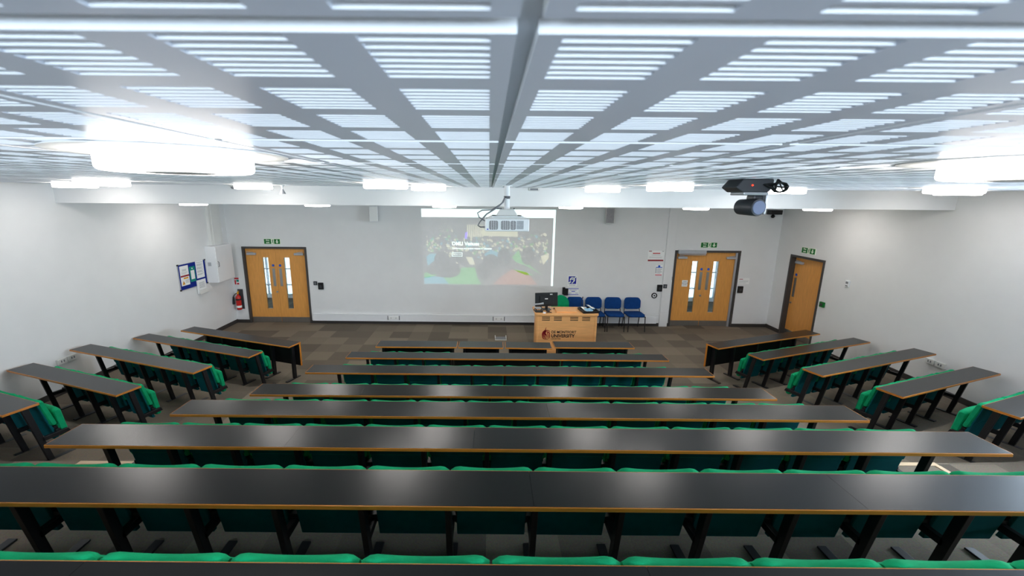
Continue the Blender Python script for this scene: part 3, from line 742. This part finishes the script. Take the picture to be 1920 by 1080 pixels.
stripe(t, -.13, -.03, .045, .06, 'darkred'); lines(t, -.13, .13, (.01, -.02, -.05), 'pgrey', .004)
t = sheet('hearing_loop_sign', 'blue square sign with white ear symbol above the chairs', 'sign', (2.305, YF, 1.265), .25, .29)
MB().box(-.105, .105, -.008, -.006, -.075, .135).build('blue_field', M['signblue'], t)
b = MB()
def arc(cx, cz, r, a0, a1, w, n=16):
    for k in range(n):
        a, c = math.radians(a0+(a1-a0)*k/n), math.radians(a0+(a1-a0)*(k+1)/n)
        b.face([(cx+(r-w)*math.cos(a), -.009, cz+(r-w)*math.sin(a)), (cx+(r+w)*math.cos(a), -.009, cz+(r+w)*math.sin(a)), (cx+(r+w)*math.cos(c), -.009, cz+(r+w)*math.sin(c)), (cx+(r-w)*math.cos(c), -.009, cz+(r-w)*math.sin(c))])
arc(0, .04, .058, -40, 200, .013); arc(.0, .035, .026, -30, 170, .009)
def bar2(xa, za, xb, zb, w):
    L = math.hypot(xb-xa, zb-za); nx, nz = -(zb-za)/L*w, (xb-xa)/L*w
    b.face([(xa+nx, -.009, za+nz), (xa-nx, -.009, za-nz), (xb-nx, -.009, zb-nz), (xb+nx, -.009, zb+nz)])
bar2(.045, .005, -.01, -.06, .012); bar2(.06, .09, .10, .13, .014); bar2(-.10, -.055, -.04, -.01, .018)
b.build('ear_symbol', M['signwhite'], t); lines(t, -.09, .09, (-.11,), 'pgrey', .007)
t = sheet('wall_notice', 'white notice with lilac bands under the ear sign', 'notice', (2.345, YF, .975), .3, .19)
stripe(t, -.145, .145, .07, .09, 'lilac'); stripe(t, -.145, .145, -.09, -.072, 'lilac'); stripe(t, -.05, .05, -.01, .012, 'lilac'); lines(t, -.09, .09, (.038,), 'pgrey', .007); lines(t, -.13, -.05, (-.045,), 'pgrey', .008); lines(t, .06, .13, (-.045,), 'pgrey', .008)
t = thing('wall_handset', 'black wall handset beside the ear sign notice', 'handset', (2.115, YF, .985))
MB().box(-.075, .0, -.06, 0, -.09, .115).build('receiver', M['black'], t, bevel=.012); MB().box(-.04, .085, -.045, 0, -.115, .08).build('base', M['black'], t, bevel=.008)

# projected picture
em = lambda nm, rgb, e, es: mat(nm, rgb, .85, .2, emit=e, estr=es, var=.01)
PM = [em('projected_dim', (226, 226, 225), (255, 250, 250), .012), em('projected_white', (232, 236, 235), (225, 255, 250), .26), em('projected_green', (226, 226, 225), (90, 255, 100), .05),
      em('projected_cyan', (226, 226, 225), (80, 225, 255), .055), em('projected_orange', (226, 226, 225), (255, 150, 100), .042), em('projected_pale', (226, 226, 225), (255, 252, 205), .08), em('projected_violet', (226, 226, 225), (130, 90, 255), .14), em('projected_shadow', (226, 226, 225), (255, 255, 255), .002)]
t = thing('projected_picture', 'pale projected web page of a crowded room with white header', 'projection', (-.01, YF, 2.155))
W2, H2 = 1.785, 1.03
b = MB(); b.box(-W2, W2, -.003, 0, -H2, H2); b.build('picture_field', PM[0], t)
b = MB(); b.box(-W2, W2, -.005, -.003, H2-.215, H2); b.build('page_header', PM[1], t)
b = MB(); b.box(W2-.055, W2, -.005, -.003, -H2, H2-.215); b.build('page_side_strip', PM[1], t)
b = MB()
def poly(pts, m, y=-.004):   # u 0..1 from left, v 0..1 from top
    b.face([(-W2+2*W2*u, y, H2-2*H2*v) for u, v in pts], m)
    for_ = None
poly([(.01, .985), (.01, .90), (.08, .88), (.16, .9), (.2, .98)], 1); poly([(.2, .985), (.16, .9), (.25, .86), (.3, .76), (.4, .76), (.42, .9), (.45, .985)], 0)
poly([(.04, .90), (.01, .9), (.01, .84), (.12, .80), (.10, .87)], 0); poly([(.54, .985), (.6, .88), (.68, .78), (.8, .82), (.88, .985)], 2)
poly([(.68, .62), (.73, .52), (.75, .62), (.83, .74), (.92, .86), (.8, .74), (.71, .68)], 0); poly([(.69, .78), (.75, .79), (.86, .86), (.78, .85)], 0)
poly([(.03, .62), (.06, .58), (.11, .58), (.1, .66), (.04, .74)], 1); poly([(.33, .62), (.38, .62), (.4, .72), (.36, .72)], 3)
poly([(.47, .58), (.52, .52), (.58, .56), (.57, .66), (.53, .6), (.48, .62)], 1); poly([(.90, .6), (.96, .56), (.96, .62), (.92, .72)], 3)
poly([(.46, .25), (.72, .28), (.72, .35), (.46, .34)], 3); poly([(.325, .30), (.345, .29), (.34, .38), (.322, .38)], 4)
for k in range(9): poly([(.34+.014*k, .2), (.348+.014*k, .2), (.35+.014*k, .35), (.34+.014*k, .36)], 3)
rnd = random.Random(3)
for k in range(300):
    u, v = rnd.uniform(.03, .95), rnd.gauss(.48, .09); w, h = rnd.uniform(.004, .016), rnd.uniform(.006, .025)
    if v < .2 or v > .72: continue
    poly([(u-w, v), (u, v-h), (u+w, v+h*.3), (u+w*.3, v+h)], rnd.choice((3, 3, 3, 1, 0)), -.0035-rnd.random()*.0003)
for k in range(24):
    a = rnd.uniform(0, 2*PI); u, v = .17+.05*math.cos(a)*rnd.random(), .24+.04*math.sin(a); poly([(u, v), (u+.012*math.cos(a), v+.02*math.sin(a)), (u+.013*math.cos(a+.2), v+.02*math.sin(a+.2))], 3)
b.build('picture_colours', [PM[2], PM[3], PM[4], PM[5], PM[6]], t)
b = MB()
nb_ = [0]
def blob(u, v, w, h):
    nb_[0] += 1; poly([(u+w*math.cos(-2*PI*q/24), v+h*math.sin(-2*PI*q/24)) for q in range(24)], 0, -.0042-.0001*nb_[0])
blob(.15, .66, .06, .11); blob(.2, .8, .09, .1); blob(.52, .68, .06, .1); blob(.62, .62, .05, .13); blob(.8, .6, .05, .12); blob(.47, .8, .05, .12); blob(.08, .8, .05, .06); blob(.29, .64, .035, .07)
b.build('picture_shadows', PM[7], t)
text('page_title', 'DMU Venues', .135, PM[1], t, (-.98, -.006, .11), bold=.003, align='LEFT')
text('page_subtitle', 'Conference and events venues in Leicester', .062, PM[1], t, (-.98, -.006, -.015), bold=.001, align='LEFT')
b = MB()
for q in ((-.98, -.70, -.23, -.222), (-.98, -.70, -.138, -.13), (-.98, -.972, -.23, -.13), (-.708, -.70, -.23, -.13)): b.box(q[0], q[1], -.006, -.005, q[2], q[3])
b.build('page_button', PM[1], t); text('button_text', 'Find out more', .038, PM[1], t, (-.84, -.006, -.18))

# loudspeakers
for x, ry, lab in ((-3.02, .25, 'white wall loudspeaker on the notice board side of the picture'), (3.17, -.25, 'grey wall loudspeaker on the door side of the picture')):
    t = thing('wall_speaker', lab, 'loudspeaker', (x, YF-.16, 3.05), ry, 'small wall loudspeakers')
    b = MB(); b.box(-.11, .11, -.1, .1, -.2, .2); b.build('cabinet', M['white' if x < 0 else 'offwhite'], t, bevel=.012)
    b = MB(); b.box(-.098, .098, -.106, -.1, -.185, .185); b.build('grille', M['vent' if x > 0 else 'offwhite'], t, bevel=.004)
    b = MB(); b.box(-.02, .02, .1, .17, -.05, .05); b.build('bracket', M['grey'], t)

# cable trunking with sockets
t = thing('cable_trunking', 'long white cable trunking low along the front wall', 'trunking', ((D1[1]+4.75)/2, YF-.002, 0))
hw = (4.75-D1[1])/2-.06
b = MB(); b.box(-hw, hw, -.06, 0, .095, .285); b.build('trunk_body', M['white'], t, bevel=.004)
b = MB(); b.box(-hw, hw, -.068, -.05, .27, .29); b.box(-hw, hw, -.068, -.05, .09, .105); b.build('cover_strip', M['white'], t, bevel=.003)
for x, lab in ((-2.63, 'white twin socket on the trunking nearer the extinguisher door'), (.30, 'white twin socket on the trunking nearer the lectern')):
    t = thing('wall_socket', lab, 'socket', (x, YF-.06, .19), group='white sockets on the front trunking')
    b = MB(); b.box(-.145, .145, -.014, 0, -.045, .045); b.build('face_plate', M['paper'], t, bevel=.004)
    b = MB(); b.box(-.165, -.15, -.012, 0, -.06, .06); b.box(.15, .165, -.012, 0, -.06, .06); b.build('end_cap', M['dgrey'], t)
    b = MB()
    for q in (-.07, .07): b.box(q-.018, q-.008, -.016, -.013, -.02, -.005); b.box(q+.008, q+.018, -.016, -.013, -.02, -.005); b.box(q-.005, q+.005, -.016, -.013, .005, .02)
    b.build('pin_slots', M['dgrey'], t)
for (x, y, z, rz, lab) in ((XL, 6.5, .80, PI/2, 'white double socket box on the wall behind the notice board side block'), (XR, 6.8, .745, -PI/2, 'grey double socket box on the wall behind the side door block')):
    t = thing('wall_socket', lab, 'socket', (x, y, z), rz, 'surface sockets on the side walls')
    for s in (-1, 1):
        b = MB(); b.box(s*.085-.075, s*.085+.075, -.04, 0, -.045, .045); b.build('socket_box', M['offwhite'], t, bevel=.004)
        b = MB(); b.box(s*.085-.03, s*.085-.012, -.042, -.039, -.015, .02); b.box(s*.085+.012, s*.085+.03, -.042, -.039, -.015, .02); b.build('pin_slots', M['grey'], t)

# fire extinguisher
t = thing('fire_extinguisher', 'red fire extinguisher with black horn hung beside the door', 'extinguisher', (-6.88, YF, .40))
MB().box(-.045, .10, -.012, 0, .0, .56).build('backplate', M['dgrey'], t)
b = MB(); b.lathe([(.001, .0), (.06, .0), (.066, .012), (.066, .33), (.058, .37), (.035, .40), (.022, .41), (.022, .44)], 28, (0, -.085, 0), cap=False); b.build('cylinder', M['red'], t, smooth=True)
b = MB(); b.lathe([(.0675, .06), (.0675, .12)], 28, (0, -.085, 0), cap=False); b.build('white_band', M['paper'], t, smooth=True)
b = MB(); b.lathe([(.0675, .27), (.0675, .31)], 28, (0, -.085, 0), cap=False); b.build('black_band', M['black'], t, smooth=True)
b = MB(); b.lathe([(.02, .44), (.024, .45), (.024, .48), (.012, .50)], 16, (0, -.085, 0)); b.tube([(0, -.085, .48), (.03, -.10, .50), (.06, -.12, .495)], .009); b.tube([(0, -.085, .50), (.03, -.10, .525), (.06, -.12, .53)], .008); b.build('valve_head', M['amber'], t, smooth=True)
b = MB(); b.tube([(0, -.085, .46), (-.05, -.10, .45), (-.10, -.11, .40), (-.115, -.11, .36)], .010); b.tube([(-.115, -.11, .36), (-.12, -.11, .30), (-.125, -.11, .16)], [.016, .022, .034], 14); b.build('discharge_horn', M['black'], t, smooth=True)
t = sheet('extinguisher_sign', 'small red and green instruction sign above the extinguisher', 'sign', (-6.915, YF, 1.185), .13, .2)
stripe(t, -.06, .06, .05, .095, 'signred'); stripe(t, -.06, -.02, -.095, .03, 'signred', 'red_panel'); stripe(t, -.01, .06, -.02, .04, 'tealp', 'green_panel'); stripe(t, .0, .06, -.095, -.05, 'signred', 'red_footer')

# wall cabinet on the left wall
t = thing('wall_cabinet', 'white metal wall cabinet in the corner above the extinguisher', 'cabinet', (XL, 10.24, 1.33))
b = MB(); b.box(0, .245, 0, .68, 0, .92); b.build('body', M['white'], t, bevel=.008)
b = MB(); b.box(.245, .262, .01, .67, .012, .908); b.build('door', M['white'], t, bevel=.004)
b = MB(); b.tube([(.262, .05, .40), (.285, .05, .42), (.285, .05, .52), (.262, .05, .54)], .008); b.build('handle', M['grey'], t, smooth=True)
b = MB(); b.box(.04, .12, -.006, 0, .43, .52); b.build('warning_label', M['pgrey'], t)
b = MB(); b.box(XL, XL+.03, 10.93, 11.0, 2.55, 2.66)
tag(b.build('junction_box', M['white'], bevel=.004), 'small white junction box on the wall above the cabinet', 'junction box')

# notice board: local x along -y? board faces +x, text reads from low... build in local frame facing -y, rotated +90deg
t = thing('notice_board', 'navy felt notice board with thin metal frame on the side wall', 'notice board', (XL, 9.71, 1.64), PI/2)
bw, bh = .455, .29
MB().box(-bw, bw, -.014, 0, -bh, bh).build('felt', M['navy'], t)
b = MB()
for q in ((-bw-.012, -bw, -bh, bh), (bw, bw+.012, -bh, bh), (-bw, bw, bh, bh+.012), (-bw, bw, -bh-.012, -bh)): b.box(q[0], q[1], -.02, 0, q[2], q[3])
b.build('board_frame', M['alu'], t)
for sx in (-1, 1):
    for sz in (-1, 1): MB().box(sx*bw-.018, sx*bw+.018, -.026, 0, sz*bh-.018, sz*bh+.018).build('corner_cap', M['black'], t, bevel=.004)
NP = [('white poster with a red base band at the upper corner of the notice board', -.28, .13, .27, .25, 0), ('hazard notice with amber header and triangle at the lower corner of the board', -.28, -.10, .27, .2, 1),
      ('teal bordered notice in the middle of the notice board', -.02, .02, .18, .36, 2), ('large white text sheet at the far edge of the notice board', .25, .09, .27, .42, 3)]
for lab, cx, cz, w, h, k in NP:
    s = sheet('pinned_notice', lab, 'notice', (XL+.015, 9.71+cx, 1.64+cz), w, h, PI/2, 'notices pinned to the board', 'tealp' if k == 2 else 'paper')
    if k == 0: stripe(s, -w/2, w/2, -h/2, -h/2+.035, 'darkred'); lines(s, -.07, .07, (.04, .015), 'pgrey'); lines(s, -.1, .1, (-.02, -.04, -.06), 'pgrey', .003)
    if k == 1:
        stripe(s, -.05, .1, .05, .085, 'amber'); b = MB(); b.prism([(-.11, -.075), (-.02, -.075), (-.065, .015)], -.008, -.006, 'y'); b.build('warning_triangle', M['amber'], s)
        b = MB(); b.box(-.07, -.06, -.0085, -.008, -.055, -.01); b.build('triangle_mark', M['ptext'], s); lines(s, .0, .12, (.02, 0, -.02, -.04), 'pgrey', .004)
    if k == 2: stripe(s, -.06, .06, -.12, .09, 'paper', 'white_panel'); lines(s, -.05, .05, (.05, .02, -.01, -.04), 'pgrey', .004); MB().lathe([(.018, -.008), (.018, -.006)], 16, (0, 0, .135), axis='y').build('round_symbol', M['paper'], s)
    if k == 3: lines(s, -.11, .11, (.17, .13, .11, .09, .05, .03, .01, -.03, -.05, -.07, -.11, -.13), 'pgrey', .005)
t = thing('leaflet_rack', 'white plastic leaflet holder hung at the lower edge of the notice board', 'leaflet holder', (XL+.02, 9.93, 1.31), PI/2)
MB().box(-.16, .16, -.012, 0, -.17, .17).build('back_plate', M['white'], t, bevel=.004)
b = MB(); b.box(-.15, .15, -.05, -.012, -.17, -.155); b.box(-.15, .15, -.055, -.045, -.17, -.07); b.build('pocket', M['offwhite'], t, bevel=.004)
b = MB(); b.box(-.125, .115, -.02, -.012, -.12, .14); lf = b.build('leaflet', M['paper'], t)
b = MB()
for z in (.1, .07, .04, .01, -.02): b.box(-.10, .09, -.022, -.02, z-.006, z+.006)
b.build('printed_text', M['pgrey'], lf)

# right wall fittings
t = thing('thermostat', 'small white thermostat high on the side wall', 'thermostat', (XR, 8.85, 1.73), -PI/2)
MB().box(-.05, .05, -.03, 0, -.07, .07).build('housing', M['white'], t, bevel=.006); MB().box(-.03, .03, -.032, -.03, 0, .045).build('display', M['grey'], t); MB().box(-.03, .03, -.032, -.03, -.05, -.035).build('button_row', M['dgrey'], t)
t = thing('exit_button', 'dark green door release box beside the side door', 'release button', (XR, 9.4, 1.12), -PI/2)
MB().box(-.06, .06, -.05, 0, -.06, .06).build('housing', M['sgreen'], t, bevel=.008); MB().box(-.035, .035, -.054, -.05, -.035, .035).build('break_glass', M['dgrey'], t, bevel=.002)
t = thing('security_camera', 'black box security camera high in the far corner', 'camera', (7.5, YF-.06, 3.17))
MB().box(-.15, .15, -.12, .06, -.055, .06).build('housing', M['black'], t, bevel=.006)
b = MB(); b.lathe([(.001, -.15), (.03, -.14), (.05, -.105), (.04, -.08), (.02, -.055)], 18, (-.03, -.03, 0), cap=False); b.build('dome', M['black'], t, smooth=True)

# ------------------------------------------------------------------ ceiling fittings
t = thing('ceiling_projector', 'white ceiling projector on a pole before the picture', 'projector', (.24, 5.5, 3.06))
b = MB(); b.box(-.29, .29, 0, .42, 0, .165); b.build('casing', M['white'], t, bevel=.014, seg=3)
b = MB(); b.hexa([(-.26, .02, .165), (.26, .02, .165), (.26, .4, .165), (-.26, .4, .165)], [(-.2, .05, .20), (.2, .05, .20), (.2, .36, .20), (-.2, .36, .20)]); b.build('top_housing', M['offwhite'], t, bevel=.006)
b = MB()
for x0, x1 in ((-.235, -.12), (-.08, .035), (.045, .115)):
    c = .014; b.prism([(x0+c, .022), (x1-c, .022), (x1, .022+c), (x1, .14-c), (x1-c, .14), (x0+c, .14), (x0, .14-c), (x0, .022+c)], -.003, .002, 'y')
b.build('vent_grille', M['vent'], t)
b = MB()
for x0, x1 in ((-.235, -.12), (-.08, .035), (.045, .115)):
    n = 3 if x1-x0 > .1 else 1
    for k in range(n): xx = x0+(x1-x0)*(k+1)/(n+1); b.box(xx-.002, xx+.002, -.006, 0, .022, .14)
b.build('vent_bars', M['white'], t)
MB().box(.125, .215, -.002, .001, .03, .14).build('rating_label', M['pgrey'], t); MB().box(-.265, -.245, -.002, .001, .02, .035).build('blue_badge', M['lilac'], t)
b = MB(); b.box(-.205, .2, .0, .3, .185, .20); b.build('mount_plate', M['white'], t, bevel=.004)
b = MB(); b.hexa([(-.14, .06, .2), (.14, .06, .2), (.14, .3, .2), (-.14, .3, .2)], [(-.09, .1, .285), (.09, .1, .285), (.09, .26, .285), (-.09, .26, .285)]); b.build('mount_bracket', M['offwhite'], t, bevel=.004)
b = MB(); b.lathe([(.038, .28), (.038, .592)], 24, (0, .18, 0)); b.lathe([(.07, .582), (.07, .592)], 24, (0, .18, 0)); b.build('pole', M['white'], t, smooth=True)
b = MB(); b.lathe([(.043, .43), (.043, .455)], 24, (0, .18, 0)); b.box(-.01, .035, .13, .145, .42, .45); b.box(-.14, -.07, .1, .16, .285, .30); b.box(.085, .10, .1, .16, .285, .30); b.build('clamp', M['dgrey'], t)
b = MB(); b.tube([(-.03, .14, .43), (-.05, .13, .38), (-.14, .1, .30), (-.27, .08, .22), (-.36, .08, .12), (-.385, .08, .07), (-.35, .08, .05), (-.29, .1, .05)], .010)
b.tube([(-.03, .15, .44), (-.07, .13, .36), (-.2, .1, .275), (-.33, .06, .27), (-.39, .06, .235), (-.37, .06, .18), (-.29, .08, .13)], .008); b.build('cable', M['grey'], t, smooth=True)

t = thing('tracking_camera', 'dark grey motorised dome-less video camera hung under the slotted ceiling', 'video camera', (2.0, 3.3, 3.388))
b = MB()
pf = [(-.15, .2), (-.10, .165), (.10, .165), (.13, .2), (.13, .262), (-.10, .262)]
b.prism(pf, -.09, .12, 'y'); b.build('base', M['dgrey'], t, bevel=.008)
b = MB(); b.box(-.09, .10, -.095, .09, .142, .166); b.build('base_trim', M['alu'], t, bevel=.008)
b = MB(); b.box(.03, .105, -.03, .07, .0, .145); b.build('yoke', M['dgrey'], t, bevel=.012)
b = MB(); b.box(.102, .115, -.065, .065, -.0, .15); b.build('yoke_trim', M['alu'], t, bevel=.004)
b = MB(); b.tube([(.012, .115, .052), (.015, .10, .052), (.04, -.075, .052), (.042, -.088, .052)], [.035, .06, .066, .062], 28); b.build('camera_head', M['dgrey'], t, smooth=True)
b = MB(); b.tube([(.042, -.086, .052), (.043, -.094, .052)], [.054, .05], 28); b.build('lens', M['lens'], t, smooth=True)
b = MB(); b.lathe([(.006, 0), (.006, .01)], 10, (-.03, -.096, .215), axis='y'); b.build('indicator_light', M['redled'], t)
b = MB()
for k in range(5):
    a = k*1.1; b.tube([(.05, -.1, .22)]+[(.15+.05*math.cos(q*.7+a), -.11-.01*k, .20+.035*math.sin(q*.7+a)) for q in range(9)]+[(.16, -.08, .262)], .005, 8)
b.build('cable_bundle', M['black'], t, smooth=True)

for x, y, z, lab, k in ((-3.95, 6.62, ZC, 'white round smoke detector before the bulkhead on the notice board side', 0), (4.0, 6.62, ZC, 'white round smoke detector before the bulkhead near the video camera', 0)):
    t = thing('smoke_detector', lab, 'smoke detector', (x, y, z), group='round smoke detectors')
    b = MB(); b.lathe([(.075, -.001), (.075, -.02), (.06, -.025)], 28); b.build('base', M['offwhite'], t, smooth=True)
    b = MB(); b.lathe([(.05, -.024), (.045, -.05), (.03, -.062)], 24); b.build('sensor', M['grey'], t, smooth=True)
t = thing('motion_sensor', 'small rectangular ceiling sensor beside the projector pole', 'sensor', (.69, 6.6, ZC))
MB().box(-.085, .085, -.04, .04, -.05, 0).build('housing', M['offwhite'], t, bevel=.012); MB().box(-.06, .06, -.045, -.04, -.042, -.015).build('sensor_window', M['grey'], t)
t = thing('hanging_sensor', 'small clear flared sensor hanging under the ceiling beside a drum light', 'sensor', (-3.05, 6.3, ZC))
b = MB(); b.lathe([(.03, 0), (.03, -.01), (.012, -.03), (.012, -.06)], 18); b.build('stem', M['white'], t, smooth=True)
b = MB(); b.lathe([(.012, -.06), (.045, -.13), (.04, -.13)], 20); b.build('flare', M['alu'], t, smooth=True)

# ------------------------------------------------------------------ light and camera
w = bpy.data.worlds.new('sky'); S.world = w; w.use_nodes = True
bg = w.node_tree.nodes['Background']; bg.inputs['Color'].default_value = (.76, .875, 1, 1); bg.inputs['Strength'].default_value = 8.5
pl = bpy.data.lights.new('window_portal', 'AREA'); pl.shape = 'RECTANGLE'; pl.size = WIN[1]-WIN[0]; pl.size_y = WIN[3]-WIN[2]; pl.cycles.is_portal = True
po = bpy.data.objects.new('window_portal', pl); C.objects.link(po); po.location = (XR+.2, (WIN[0]+WIN[1])/2, (WIN[2]+WIN[3])/2)
po.rotation_euler = Matrix(((0, 0, 1), (1, 0, 0), (0, 1, 0))).to_euler()

for q in BW:
    pl = bpy.data.lights.new('window_portal', 'AREA'); pl.shape = 'RECTANGLE'; pl.size = q[1]-q[0]; pl.size_y = BZ[1]-BZ[0]; pl.cycles.is_portal = True
    po = bpy.data.objects.new('window_portal', pl); C.objects.link(po); po.location = ((q[0]+q[1])/2, YB-.2, (BZ[0]+BZ[1])/2)
    po.rotation_euler = (PI/2, 0, 0)
    po.rotation_euler = (-PI/2, 0, 0) if (po.rotation_euler.to_matrix() @ Vector((0, 0, -1))).y < 0 else po.rotation_euler

cd = bpy.data.cameras.new('camera'); cam = bpy.data.objects.new('camera', cd); C.objects.link(cam); S.camera = cam
cd.sensor_width = 36; cd.sensor_fit = 'HORIZONTAL'; cd.lens = 780/1920*36; cd.shift_x = 45/1920; cd.clip_start = .02; cd.clip_end = 100
# orientation: forward vanishing point (917,369.5), horizon slope .0087, principal point (915,540)
d = Vector(((917-915)/780, (369.5-540)/780, 1)).normalized(); e = Vector(((917+1000-915)/780, (369.5+8.7-540)/780, 1))
n = d.cross(e).normalized()
if n.y > 0: n = -n
x = d.cross(n)
if x.x < 0: x = -x
R = Matrix((x, d, n))            # world axes in camera (right, down, forward)
right, down, fwd = R.col[0], R.col[1], R.col[2]
cam.matrix_world = Matrix((( right[0], -down[0], -fwd[0], 0), (right[1], -down[1], -fwd[1], 0), (right[2], -down[2], -fwd[2], 3.5), (0, 0, 0, 1)))
cd.dof.use_dof = True; cd.dof.focus_distance = 8.; cd.dof.aperture_fstop = 4.0

S.view_settings.view_transform = 'Standard'; S.view_settings.look = 'None'; S.view_settings.exposure = 1.95; S.view_settings.gamma = 1
S.view_settings.use_curve_mapping = False
S.cycles.max_bounces = 8; S.cycles.diffuse_bounces = 5; S.cycles.caustics_reflective = False; S.cycles.caustics_refractive = False
S.cycles.sample_clamp_indirect = 6
